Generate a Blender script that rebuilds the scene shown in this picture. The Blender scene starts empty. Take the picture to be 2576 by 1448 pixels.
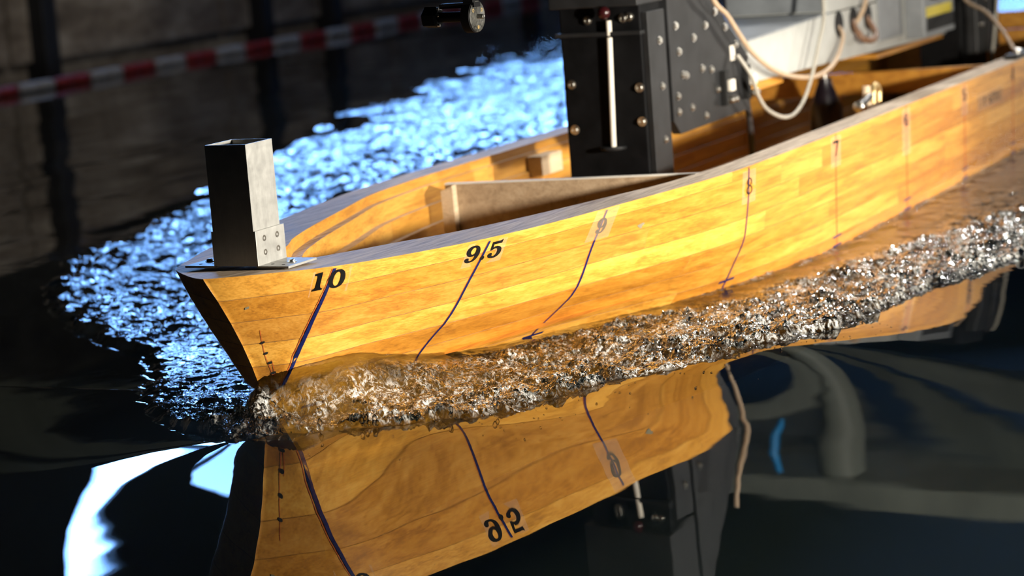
import bpy, bmesh, math, random
import numpy as np
from mathutils import Vector, Matrix
from mathutils.geometry import tessellate_polygon
random.seed(7); rng = np.random.default_rng(11)
SC = bpy.context.scene; COL = SC.collection
# ------------------------------------------------------------------ camera
cd = bpy.data.cameras.new('camera'); cam = bpy.data.objects.new('camera', cd); COL.objects.link(cam)
RX = Vector((0.4294, -0.8999, -0.0760)); UX = Vector((0.1805, 0.0031, 0.9836)); FX = Vector((0.8849, 0.4360, -0.1638))
FX.normalize(); RX = (RX - FX*RX.dot(FX)).normalized(); UX = RX.cross(FX)
cam.matrix_world = Matrix(((RX.x, UX.x, -FX.x, -4.0971), (RX.y, UX.y, -FX.y, -2.6723), (RX.z, UX.z, -FX.z, 1.05), (0, 0, 0, 1)))
cd.sensor_width = 36.0; cd.lens = 6082 * 36.0 / 2576; cd.clip_start = .05; cd.clip_end = 200
cd.dof.use_dof = True; cd.dof.focus_distance = 4.95; cd.dof.aperture_fstop = 3.2; cd.dof.aperture_blades = 0
SC.camera = cam
# ------------------------------------------------------------------ world, lamps, exposure
wd = bpy.data.worlds.new('dark_hall'); SC.world = wd; wd.use_nodes = True
wd.node_tree.nodes['Background'].inputs[0].default_value = (.55, .8, 1.0, 1); wd.node_tree.nodes['Background'].inputs[1].default_value = .0026
SC.view_settings.view_transform = 'Standard'; SC.view_settings.look = 'None'; SC.view_settings.gamma = 1.0; SC.view_settings.use_curve_mapping = False
SC.view_settings.exposure = 0.0
cy = SC.cycles; cy.max_bounces = 6; cy.diffuse_bounces = 2; cy.glossy_bounces = 4; cy.transmission_bounces = 5; cy.transparent_max_bounces = 6
cy.use_adaptive_sampling = True; cy.adaptive_threshold = .08; cy.adaptive_min_samples = 16
def lamp(name, kind, loc, target, energy, col, **kw):
    l = bpy.data.lights.new(name, kind); l.energy = energy; l.color = col
    for k, v in kw.items(): setattr(l, k, v)
    o = bpy.data.objects.new(name, l); COL.objects.link(o); o.location = loc
    o.rotation_euler = (Vector(target) - Vector(loc)).to_track_quat('-Z', 'Y').to_euler()
    return o
# photographer's spot lamp standing on the dock to the right, aimed at the hull side
lamp('spot_lamp', 'SPOT', (0.15, -3.05, 0.76), (1.75, -.64, .20), 930, (1.0, .93, .80), spot_size=math.radians(110), spot_blend=.45, shadow_soft_size=.07)
# added fill light further aft, glancing along the hull side for sheen
lamp('sheen_fill', 'SPOT', (7.5, -2.6, .48), (2.5, -.64, .20), 70, (1.0, .93, .82), spot_size=math.radians(44), spot_blend=.6, shadow_soft_size=.2)
# added fill light, brightens the middle of the hull side
lamp('hull_fill', 'SPOT', (2.9, -4.2, .95), (2.45, -.64, .24), 720, (1.0, .94, .84), spot_size=math.radians(38), spot_blend=1.0, shadow_soft_size=.12)
# added dim area light, lifts the far tank wall out of the dark
lamp('wall_fill', 'AREA', (8.0, 3.4, 4.6), (10.0, 7.2, .2), 62, (1.0, .93, .86), size=1.2)
# bright ceiling spots over the tank ahead of the model; they sparkle in the broken water
for (lx_, ly_, lz_) in ((4.5, -.9, 5.0), (6.5, -1.9, 5.0), (7.0, .9, 5.0), (9.5, -.8, 5.0), (11.0, -2.4, 5.0)):
    lamp('ceiling_lamp', 'SPOT', (lx_, ly_, lz_), (2.3, -.9, 0), 470, (1.0, .97, .92), spot_size=math.radians(36), spot_blend=.8, shadow_soft_size=.26)
# ------------------------------------------------------------------ helpers
def newobj(name, me, parent=None, mats=(), smooth=False):
    for m in mats: me.materials.append(m)
    o = bpy.data.objects.new(name, me); COL.objects.link(o)
    if parent is not None: o.parent = parent
    if smooth: me.polygons.foreach_set('use_smooth', [True]*len(me.polygons))
    return o
class MB:
    """collects shapes, then links them as one mesh object"""
    def __init__(s): s.v = []; s.f = []; s.m = []
    def add(s, vs, fs, mi=0):
        b = len(s.v); s.v += [tuple(p) for p in vs]; s.f += [tuple(b+i for i in f) for f in fs]; s.m += [mi]*len(fs); return s
    def box(s, lo, hi, mi=0, bev=0.0):
        (a, b, c), (d, e, f) = lo, hi
        if bev <= 0:
            vs = [(x, y, z) for x in (a, d) for y in (b, e) for z in (c, f)]
            return s.add(vs, [(0,1,3,2),(4,6,7,5),(0,4,5,1),(2,3,7,6),(0,2,6,4),(1,5,7,3)], mi)
        bm = bmesh.new(); bmesh.ops.create_cube(bm, size=1)
        for v in bm.verts: v.co = Vector(((a+d)/2 + v.co.x*(d-a), (b+e)/2 + v.co.y*(e-b), (c+f)/2 + v.co.z*(f-c)))
        bmesh.ops.bevel(bm, geom=bm.edges[:], offset=bev, segments=2, affect='EDGES', profile=.5)
        bm.verts.index_update(); s.add([v.co[:] for v in bm.verts], [[v.index for v in fc.verts] for fc in bm.faces], mi); bm.free(); return s
    def rev(s, c, axis, prof, n=24, mi=0):
        """lathe: prof = [(dist along axis, radius)]"""
        ax = Vector(axis).normalized(); u = ax.orthogonal().normalized(); w = ax.cross(u); c = Vector(c); vs = []; fs = []
        for (t, r) in prof:
            for k in range(n):
                a = 2*math.pi*k/n; vs.append(c + ax*t + (u*math.cos(a) + w*math.sin(a))*r)
        for i in range(len(prof)-1):
            for k in range(n): fs.append((i*n+k, i*n+(k+1)%n, (i+1)*n+(k+1)%n, (i+1)*n+k))
        fs.append(tuple(range(n))[::-1]); fs.append(tuple((len(prof)-1)*n+k for k in range(n)))
        return s.add(vs, fs, mi)
    def cyl(s, a, b, r, n=16, mi=0):
        a, b = Vector(a), Vector(b); L = (b-a).length; return s.rev(a, b-a, [(0, r), (L, r)], n, mi)
    def tube(s, pts, r, n=10, mi=0):
        P = [Vector(p) for p in pts]; vs = []; fs = []; up = Vector((0, 0, 1)); pu = None
        for i, p in enumerate(P):
            t = (P[min(i+1, len(P)-1)] - P[max(i-1, 0)]).normalized()
            u = (pu - t*pu.dot(t)) if pu is not None else t.cross(up if abs(t.z) < .9 else Vector((1, 0, 0)))
            u.normalize(); pu = u; w = t.cross(u)
            for k in range(n): a = 2*math.pi*k/n; vs.append(p + (u*math.cos(a) + w*math.sin(a))*r)
        for i in range(len(P)-1):
            for k in range(n): fs.append((i*n+k, i*n+(k+1)%n, (i+1)*n+(k+1)%n, (i+1)*n+k))
        fs.append(tuple(range(n))[::-1]); fs.append(tuple((len(P)-1)*n+k for k in range(n)))
        return s.add(vs, fs, mi)
    def prism(s, poly, mapf, t0, t1, mi=0):
        """poly = [(u,v)], mapf(u,v,t) -> point; extruded from t0 to t1"""
        n = len(poly); vs = [mapf(u, v, t0) for u, v in poly] + [mapf(u, v, t1) for u, v in poly]
        fs = [tuple(range(n))[::-1], tuple(range(n, 2*n))] + [(i, (i+1) % n, n+(i+1) % n, n+i) for i in range(n)]
        return s.add(vs, fs, mi)
    def build(s, name, mats, parent=None, smooth=False, auto=None):
        me = bpy.data.meshes.new(name); me.from_pydata([tuple(p) for p in s.v], [], s.f)
        if not isinstance(mats, (list, tuple)): mats = [mats]
        o = newobj(name, me, parent, mats, smooth)
        me.polygons.foreach_set('material_index', s.m)
        bm = bmesh.new(); bm.from_mesh(me); bmesh.ops.recalc_face_normals(bm, faces=bm.faces[:]); bm.to_mesh(me); bm.free()
        if auto is not None:
            me.polygons.foreach_set('use_smooth', [True]*len(me.polygons)); me.set_sharp_from_angle(angle=math.radians(auto))
        me.update(); return o
def tag(o, label=None, cat=None, group=None, kind=None):
    if label: o['label'] = label
    if cat: o['category'] = cat
    if group: o['group'] = group
    if kind: o['kind'] = kind
    return o
def empty(name, loc=(0, 0, 0), rot=(0, 0, 0)):
    e = bpy.data.objects.new(name, None); COL.objects.link(e); e.location = loc; e.rotation_euler = rot; e.empty_display_size = .05; return e
def dup(o, parent, loc=None):
    c = o.copy(); COL.objects.link(c); c.parent = parent
    if loc is not None: c.location = loc
    return c
def spline(pts, n=8):
    P = [Vector(p) for p in pts]; out = []
    for i in range(len(P)-1):
        p0, p1, p2, p3 = P[max(i-1, 0)], P[i], P[i+1], P[min(i+2, len(P)-1)]
        for k in range(n):
            t = k/n; out.append(.5*((2*p1) + (p2-p0)*t + (2*p0-5*p1+4*p2-p3)*t*t + (3*p1-p0-3*p2+p3)*t**3))
    return out + [P[-1]]

# ------------------------------------------------------------------ materials
class NT:
    def __init__(s, name):
        s.mat = bpy.data.materials.new(name); s.mat.use_nodes = True; s.t = s.mat.node_tree; s.n = s.t.nodes
        s.bsdf = s.n['Principled BSDF']; s.out = s.n['Material Output']
    def node(s, typ, **kw):
        nd = s.n.new(typ)
        for k, v in kw.items():
            if k.startswith('i_'):
                key = k[2:]; key = int(key) if key.isdigit() else key.replace('_', ' ')
                nd.inputs[key].default_value = v
            else: setattr(nd, k, v)
        return nd
    def link(s, a, b): s.t.links.new(a, b)
    def noise(s, vec, scale, detail=4, rough=.55, dist=0.0):
        nd = s.node('ShaderNodeTexNoise', i_Scale=scale, i_Detail=detail, i_Roughness=rough, i_Distortion=dist)
        s.link(vec, nd.inputs['Vector']); return nd.outputs['Fac']
    def mapping(s, vec, scale=(1, 1, 1), loc=None):
        nd = s.node('ShaderNodeMapping'); nd.inputs['Scale'].default_value = scale; s.link(vec, nd.inputs['Vector'])
        if loc is not None:
            if hasattr(loc, 'links'): s.link(loc, nd.inputs['Location'])
            else: nd.inputs['Location'].default_value = loc
        return nd.outputs[0]
    def ramp(s, fac, stops):
        nd = s.node('ShaderNodeValToRGB'); el = nd.color_ramp.elements
        while len(el) < len(stops): el.new(.5)
        for e, (p, c) in zip(el, stops): e.position = p; e.color = (*c, 1) if len(c) == 3 else c
        s.link(fac, nd.inputs[0]); return nd.outputs[0]
    def mix(s, fac, a, b, blend='MIX'):
        nd = s.node('ShaderNodeMix', data_type='RGBA', blend_type=blend)
        for val, key in ((fac, 0), (a, 6), (b, 7)):
            if hasattr(val, 'links'): s.link(val, nd.inputs[key])
            else: nd.inputs[key].default_value = val if key == 0 else (*val, 1)
        return nd.outputs[2]
    def math(s, op, a, b=0.0, clamp=False):
        nd = s.node('ShaderNodeMath', operation=op, use_clamp=clamp)
        for i, v in enumerate((a, b)):
            if hasattr(v, 'links'): s.link(v, nd.inputs[i])
            else: nd.inputs[i].default_value = v
        return nd.outputs[0]
    def bump(s, h, strength, dist):
        nd = s.node('ShaderNodeBump', i_Strength=strength, i_Distance=dist); s.link(h, nd.inputs['Height']); s.link(nd.outputs[0], s.bsdf.inputs['Normal']); return nd
    def set(s, **kw):
        for k, v in kw.items():
            inp = s.bsdf.inputs[k.replace('_', ' ')]
            if hasattr(v, 'links'): s.link(v, inp)
            else: inp.default_value = (*v, 1) if isinstance(v, tuple) and len(v) == 3 else v
        return s.mat
def wood_material(name, dark, mid, light, rough=.42, coat=.0, tint=.5, per=True):
    """varnished board: long grain along x, a tone of its own for every board"""
    t = NT(name); tc = t.node('ShaderNodeTexCoord'); oi = t.node('ShaderNodeObjectInfo')
    vec = tc.outputs['Object']
    off = t.node('ShaderNodeCombineXYZ'); r10 = t.math('MULTIPLY', oi.outputs['Random'], 17.0)
    for i in range(3): t.link(r10, off.inputs[i])
    g1 = t.noise(t.mapping(vec, (1.1, 9, 16), off.outputs[0]), 3.0, 4, .6, .5)
    g2 = t.noise(t.mapping(vec, (3.0, 40, 90), off.outputs[0]), 4.0, 2, .6)
    g3 = t.noise(t.mapping(vec, (1.6, 5, 7), off.outputs[0]), 1.6, 2, .5)
    f = t.math('ADD', t.math('MULTIPLY', g1, .62), t.math('MULTIPLY', g2, .38))
    c = t.ramp(f, [(.37, dark), (.49, mid), (.64, light)])
    c = t.mix(t.math('MULTIPLY', g3, .45), c, t.mix(.5, mid, light), 'MIX')
    if per:
        hv = t.ramp(oi.outputs['Random'], [(0, (.78, .70, .55)), (.35, (.98, .95, .9)), (.62, (1.04, 1.05, 1.1)), (.85, (1.1, 1.16, 1.5)), (1, (1.14, 1.30, 2.3))])
        c = t.mix(tint, c, t.mix(1.0, c, hv, 'MULTIPLY'))
        c = t.mix(1.0, c, oi.outputs['Color'], 'MULTIPLY')
    # small dark specks and knots
    sp = t.noise(t.mapping(vec, (40, 160, 160), off.outputs[0]), 1.0, 2, .5)
    c = t.mix(t.math('MULTIPLY', t.ramp(sp, [(.68, (0, 0, 0)), (.76, (1, 1, 1))]), .35), c, (.16, .07, .015))
    return t.set(Base_Color=c, Roughness=rough, Coat_Weight=coat, Coat_Roughness=.45)
M = {}
M['wood'] = wood_material('varnished_pine', (.36, .130, .009), (.62, .255, .022), (.80, .395, .060), .45, .45, .9)
t = NT('weathered_edge_wood'); tc = t.node('ShaderNodeTexCoord'); v = tc.outputs['Object']
f = t.math('ADD', t.math('MULTIPLY', t.noise(t.mapping(v, (2.2, 28, 10)), 3, 6, .65, .5), .7), t.math('MULTIPLY', t.noise(t.mapping(v, (5, 120, 40)), 4, 4, .6), .3))
c = t.ramp(f, [(.36, (.22, .15, .095)), (.50, (.50, .38, .27)), (.66, (.74, .62, .48))])
chip = t.ramp(t.noise(t.mapping(v, (22, 60, 30)), 1.3, 3, .6), [(.66, (0, 0, 0)), (.72, (1, 1, 1))])
t.bump(f, .5, .002); M['edge'] = t.set(Base_Color=t.mix(t.math('MULTIPLY', chip, .5), c, (.62, .46, .27)), Roughness=t.ramp(f, [(.3, (.48,)*3), (.7, (.72,)*3)]))
M['plywood'] = wood_material('plywood', (.30, .20, .12), (.46, .33, .21), (.58, .44, .30), .6, 0, .3)
M['palewood'] = wood_material('pale_wood', (.50, .36, .22), (.66, .50, .33), (.75, .60, .42), .6, 0, .3)
M['innerwood'] = wood_material('inner_wood', (.36, .14, .016), (.56, .25, .032), (.70, .36, .055), .5, .05, .8)
def plain(name, col, rough=.5, metal=0.0, nscale=0, namp=.3, bump=0, **kw):
    t = NT(name); tc = t.node('ShaderNodeTexCoord'); v = tc.outputs['Object']; c = col
    if nscale:
        n = t.noise(v, nscale, 6, .6)
        c = t.ramp(n, [(.3, tuple(x*(1-namp) for x in col)), (.7, tuple(min(1, x*(1+namp)) for x in col))])
        if bump: t.bump(n, bump, .002)
    return t.set(Base_Color=c, Roughness=rough, Metallic=metal, **kw)
t = NT('brushed_aluminium'); tc = t.node('ShaderNodeTexCoord'); v = tc.outputs['Object']
n1 = t.noise(v, 38, 6, .7); n2 = t.noise(t.mapping(v, (60, 60, 2.0)), 9, 3, .6); sc = t.ramp(t.noise(t.mapping(v, (9, 9, 160)), 2.2, 3, .7, .9), [(.70, (0, 0, 0)), (.74, (1, 1, 1))])
t.bump(n2, .08, .0006)
c = t.ramp(t.math('ADD', t.math('MULTIPLY', n1, .6), t.math('MULTIPLY', n2, .4)), [(.3, (.32, .315, .30)), (.7, (.46, .455, .43))])
M['alu'] = t.set(Base_Color=t.mix(t.math('MULTIPLY', sc, .25), c, (.85, .84, .8)), Metallic=.5, Roughness=t.ramp(n1, [(.3, (.38,)*3), (.7, (.56,)*3)]))
M['seam'] = plain('glue_seam', (.24, .10, .014), .6, 0, 30, .5)
M['steel'] = plain('screw_steel', (.62, .60, .55), .28, 1.0, 60, .2)
M['black_metal'] = plain('black_anodised', (.0035, .0035, .004), .6, .0, 22, .5, .05, Specular_IOR_Level=.12)
M['dark_grey'] = plain('worn_black_plate', (.009, .0092, .010), .55, .0, 14, .55, .08)
M['black_screw'] = plain('black_screw', (.012, .012, .012), .3, .3, 50, .2)
M['white_paint'] = plain('white_paint', (.46, .465, .44), .5, 0, 7, .12, .03)
M['grey_paint'] = plain('grey_paint', (.22, .235, .25), .45, 0, 9, .2, .03)
M['hole_black'] = plain('hole_black', (.004, .004, .004), .8, 0, 20, .2)
M['yellow'] = plain('yellow_label', (.72, .58, .03), .5, 0, 20, .1)
M['cable_beige'] = plain('beige_hose', (.50, .36, .24), .5, 0, 30, .12)
M['cable_grey'] = plain('grey_cable', (.42, .39, .33), .45, 0, 30, .12)
M['cable_dark'] = plain('dark_cable', (.03, .028, .03), .45, 0, 30, .2)
M['navy'] = plain('navy_tape', (.004, .010, .085), .4, 0, 40, .25)
M['red_line'] = plain('red_pencil', (.55, .09, .02), .6, 0, 90, .3)
M['ink'] = plain('black_print', (.006, .006, .006), .35, 0, 60, .3)
M['white_tag'] = plain('white_tag', (.82, .76, .66), .6, 0, 30, .05)
M['brass'] = plain('brass', (.66, .48, .22), .35, .8, 30, .2)
M['purple_black'] = plain('dark_canister', (.010, .007, .012), .3, 0, 15, .3)
t = NT('clear_tape'); M['tape'] = t.set(Base_Color=(.90, .70, .52), Roughness=.30, Alpha=.17)
t = NT('filler_patch'); M['filler'] = t.set(Base_Color=(.25, .22, .14), Roughness=.7)

# ------------------------------------------------------------------ the place: tank and hall
t = NT('stained_concrete'); tc = t.node('ShaderNodeTexCoord'); v = tc.outputs['Object']
n1 = t.noise(t.mapping(v, (.9, 1, 2.6)), 1.5, 8, .66); n2 = t.noise(v, 14, 4, .6)
c = t.ramp(t.math('ADD', t.math('MULTIPLY', n1, .8), t.math('MULTIPLY', n2, .2)), [(.34, (.055, .040, .028)), (.5, (.17, .14, .11)), (.66, (.34, .31, .26))])
t.bump(n2, .3, .01); M['concrete'] = t.set(Base_Color=c, Roughness=.85)
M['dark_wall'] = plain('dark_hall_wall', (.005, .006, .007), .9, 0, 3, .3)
M['post_dark'] = plain('dark_post', (.008, .008, .010), .6, 0, 6, .3)
M['float_red'] = plain('red_float', (.20, .014, .010), .5, 0, 12, .25)
M['float_white'] = plain('white_float', (.26, .25, .24), .6, 0, 12, .2)
t = NT('window_daylight'); t.set(Base_Color=(.02, .03, .04), Roughness=.3)
t.bsdf.inputs['Emission Color'].default_value = (.20, .45, 1.0, 1); t.bsdf.inputs['Emission Strength'].default_value = 30.0; M['daylight'] = t.mat
t = NT('glint_window_glow'); t.set(Base_Color=(.02, .03, .04), Roughness=.3)  # weaker glow for the added upper panes
t.bsdf.inputs['Emission Color'].default_value = (.20, .45, 1.0, 1); t.bsdf.inputs['Emission Strength'].default_value = 13.0; M['glint_glow'] = t.mat
t = NT('tank_bed'); M['bed'] = t.set(Base_Color=(.006, .014, .016), Roughness=.9)

tag(MB().box((-8, 7.25, -2), (60, 7.6, 1.2)).build('wall_far', M['concrete']), kind='structure')
wf = bpy.data.objects['wall_far']
for x0 in np.arange(1.0, 40, 2.6):      # cast concrete panels standing proud of the wall
    for (z0, z1) in ((.13, .62), (.65, 1.15)):
        MB().box((x0+.02, 7.20, z0), (x0+2.58, 7.26, z1), bev=.012).build('panel', M['concrete'], wf)
for x0 in (9.02, 11.78, 12.85, 16.6, 20.5, 25.5, 32):
    MB().box((x0, 7.08, -.4), (x0+.16, 7.26, 1.2), bev=.01).build('pillar', M['post_dark'], wf)
tag(MB().box((-10, -7, -2.1), (60, 7.4, -2.0)).build('floor', M['bed']), kind='structure')
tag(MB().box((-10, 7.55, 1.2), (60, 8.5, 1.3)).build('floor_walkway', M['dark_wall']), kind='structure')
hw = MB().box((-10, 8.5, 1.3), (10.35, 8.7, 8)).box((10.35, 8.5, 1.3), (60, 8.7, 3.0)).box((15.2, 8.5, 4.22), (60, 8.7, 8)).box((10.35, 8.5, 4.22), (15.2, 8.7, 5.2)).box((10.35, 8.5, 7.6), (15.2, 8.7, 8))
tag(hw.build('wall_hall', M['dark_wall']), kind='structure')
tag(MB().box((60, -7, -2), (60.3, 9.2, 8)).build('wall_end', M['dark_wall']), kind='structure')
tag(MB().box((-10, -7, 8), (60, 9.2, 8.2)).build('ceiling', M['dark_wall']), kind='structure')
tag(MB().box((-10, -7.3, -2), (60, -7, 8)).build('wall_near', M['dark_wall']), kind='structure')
win = tag(MB().box((10.35, 8.47, 3.0), (48, 8.53, 3.04)).box((10.35, 8.47, 4.18), (48, 8.53, 4.22)).box((10.35, 8.47, 3.04), (10.39, 8.53, 4.18)).build('window_1', M['post_dark']), kind='structure')
for k in range(18):
    xa = 10.39 + (0 if k == 0 else .86 + (k-1)*2.2); xb = 11.25 - .1 if k == 0 else xa + 2.1
    MB().box((xa, 8.56, 3.04), (xb, 8.58, 4.18)).build('pane', M['daylight'], win)
    MB().box((xb, 8.48, 3.04), (xb+.1, 8.60, 4.18)).build('mullion', M['post_dark'], win)
win2 = tag(MB().box((10.35, 8.47, 5.2), (15.2, 8.53, 5.25)).box((10.35, 8.47, 7.55), (15.2, 8.53, 7.6)).box((10.35, 8.47, 5.25), (10.40, 8.53, 7.55)).box((15.15, 8.47, 5.25), (15.2, 8.53, 7.55)).build('glint_window', M['post_dark']), kind='structure')  # unseen upper row, added to throw more glints onto the waves
for k in range(4):
    xa = 10.40 + k*1.1875
    MB().box((xa, 8.56, 5.25), (xa+1.11, 8.58, 7.55)).build('pane', M['glint_glow'], win2)
    MB().box((xa+1.11, 8.48, 5.25), (xa+1.1875, 8.60, 7.55)).build('mullion', M['post_dark'], win2)
# lane rope of red and white floats along the far wall
rope = tag(empty('lane_rope', (7.0, 6.75, 0)), 'lane rope of red and white floats lying along the far tank wall', 'rope')
MB().tube([(-.6, -.12, .03), (3, 0, .03), (8, .05, .03), (16, .1, .03), (24, .2, .03)], .012).build('line', M['cable_grey'], rope)
fm = {}
x = -.45; k = 0
while x < 15.5:
    L = .40; yy = float(np.interp(x, [-.6, 3, 8, 16], [-.12, 0, .05, .1]))
    key = k % 2
    if key not in fm:
        o = MB().rev((0, 0, 0), (1, 0, 0), [(0, .018), (.012, .033), (.04, .038), (.18, .038), (.19, .034), (.20, .038), (L-.05, .038), (L-.025, .033), (L-.012, .018)], 20).build('float', M['float_white'] if key == 0 else M['float_red'], rope, auto=40)
        fm[key] = o; o.location = (x, yy, .025)
    else:
        o = dup(fm[key], rope, (x, yy, .025))
    o.rotation_euler = (0, 0, math.atan2(.12, 3.6) if x < 3 else .01)
    x += L; k += 1
# ---- hull form (local hull coordinates: x aft, y to far side, z up) ----
def pchip(xk, yk):
    xk = np.asarray(xk, float); yk = np.asarray(yk, float)
    h = np.diff(xk); d = np.diff(yk) / h
    m = np.zeros(len(xk)); m[0] = d[0]; m[-1] = d[-1]
    for i in range(1, len(xk) - 1):
        if d[i-1] * d[i] > 0:
            w1 = 2*h[i] + h[i-1]; w2 = h[i] + 2*h[i-1]
            m[i] = (w1 + w2) / (w1 / d[i-1] + w2 / d[i])
    def fn(x):
        x = np.clip(np.asarray(x, float), xk[0], xk[-1])
        i = np.clip(np.searchsorted(xk, x) - 1, 0, len(xk) - 2)
        t = (x - xk[i]) / h[i]
        return ((2*t**3 - 3*t**2 + 1) * yk[i] + (t**3 - 2*t**2 + t) * h[i] * m[i]
                + (-2*t**3 + 3*t**2) * yk[i+1] + (t**3 - t**2) * h[i] * m[i+1])
    return fn
stem_x = pchip([-.35, -.1, 0, .04, .1155, .158, .2036, .262, .305, .34, .372], [.10, .05, -.012, -.045, -.093, -.112, -.137, -.175, -.207, -.235, -.260])
sheer_z = pchip([-.262, -.236, -.194, -.158, -.116, -.056, .115, .32, .525, .74, 1.07, 1.4, 7], [.3535, .3513, .3483, .3464, .3437, .3412, .3355, .331, .328, .3265, .3255, .3246, .3246])
STN = [(-.067, [(-.1, -.10), (.04, .0), (.132, .060), (.1856, .0946), (.24, .1286), (.3025, .164), (.343, .183), (.37, .196)]),
       (.115, [(-.3, .01), (-.1, .02), (0, .038), (.04, .055), (.086, .085), (.132, .118), (.1856, .160), (.24, .2015), (.3025, .2455), (.3355, .2656), (.37, .287)]),
       (.322, [(-.3, .03), (-.1, .05), (0, .08), (.04, .105), (.086, .141), (.12, .174), (.158, .2154), (.242, .277), (.331, .338), (.37, .362)]),
       (.74, [(-.3, .06), (-.1, .11), (0, .165), (.042, .204), (.0895, .262), (.14, .321), (.2407, .374), (.3265, .421), (.37, .444)]),
       (1.4, [(-.3, .16), (-.1, .32), (0, .40), (.045, .428), (.094, .456), (.147, .484), (.21, .497), (.26, .505), (.325, .511), (.37, .515)]),
       (2.04, [(-.3, .30), (-.1, .47), (0, .50), (.022, .502), (.148, .510), (.255, .517), (.324, .522), (.37, .526)]),
       (3.33, [(-.3, .40), (-.1, .49), (.024, .507), (.208, .518), (.324, .524), (.37, .527)]),
       (5.2, [(-.3, .36), (-.1, .47), (.024, .500), (.208, .516), (.324, .522), (.37, .525)]),
       (6.7, [(-.3, .10), (-.1, .36), (.024, .43), (.208, .46), (.324, .47), (.37, .475)])]
STF = [(x, pchip([a for a, b in t], [b for a, b in t])) for x, t in STN]
_wl = {}
def waterline(z):
    z = round(float(z), 4)
    if z not in _wl:
        xs = float(stem_x(z)); pts = [(xs, 0.0)]
        y10 = float(STF[0][1](z)); L = -.067 - xs
        if L > .05 and y10 > .02:
            e = float(np.interp(z, [.1, .25, .33, .36], [1.0, .98, .86, .80]))
            for t in (.03, .1, .25, .45, .65, .85): pts.append((xs + t*L, y10 * t**e))
        for x, fn in STF:
            if x > xs + .012:
                y = float(fn(z))
                if y > pts[-1][1] + 1e-4 or x > 3: pts.append((x, y))
        _wl[z] = pchip([p[0] for p in pts], [p[1] for p in pts])
    return _wl[z]
def hb(x, z):
    """half breadth of the hull at x, z (arrays allowed)"""
    x, z = np.broadcast_arrays(np.asarray(x, float), np.asarray(z, float))
    lv = np.arange(-.3, .3751, .0225)
    zi = np.clip((z + .3) / .0225, 0, len(lv) - 1.001); i0 = zi.astype(int); t = zi - i0
    out = np.zeros(x.shape)
    for k in np.unique(i0):
        m = i0 == k
        xm = x[m]; s0 = stem_x(z[m]); dec = np.exp(-np.maximum(xm - s0, 0)/.12)
        xa = xm + (stem_x(lv[k]) - s0)*dec; xb = xm + (stem_x(lv[k+1]) - s0)*dec
        out[m] = waterline(lv[k])(xa) * (1 - t[m]) + waterline(lv[k+1])(xb) * t[m]
    return np.where(x < stem_x(z), 0.0, out)
inner_y = pchip([-.02, .035, .172, .294, .404, .88, 1.2, 1.62, 3, 6, 6.6], [0, .03, .088, .135, .188, .33, .405, .430, .432, .425, .38])
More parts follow.
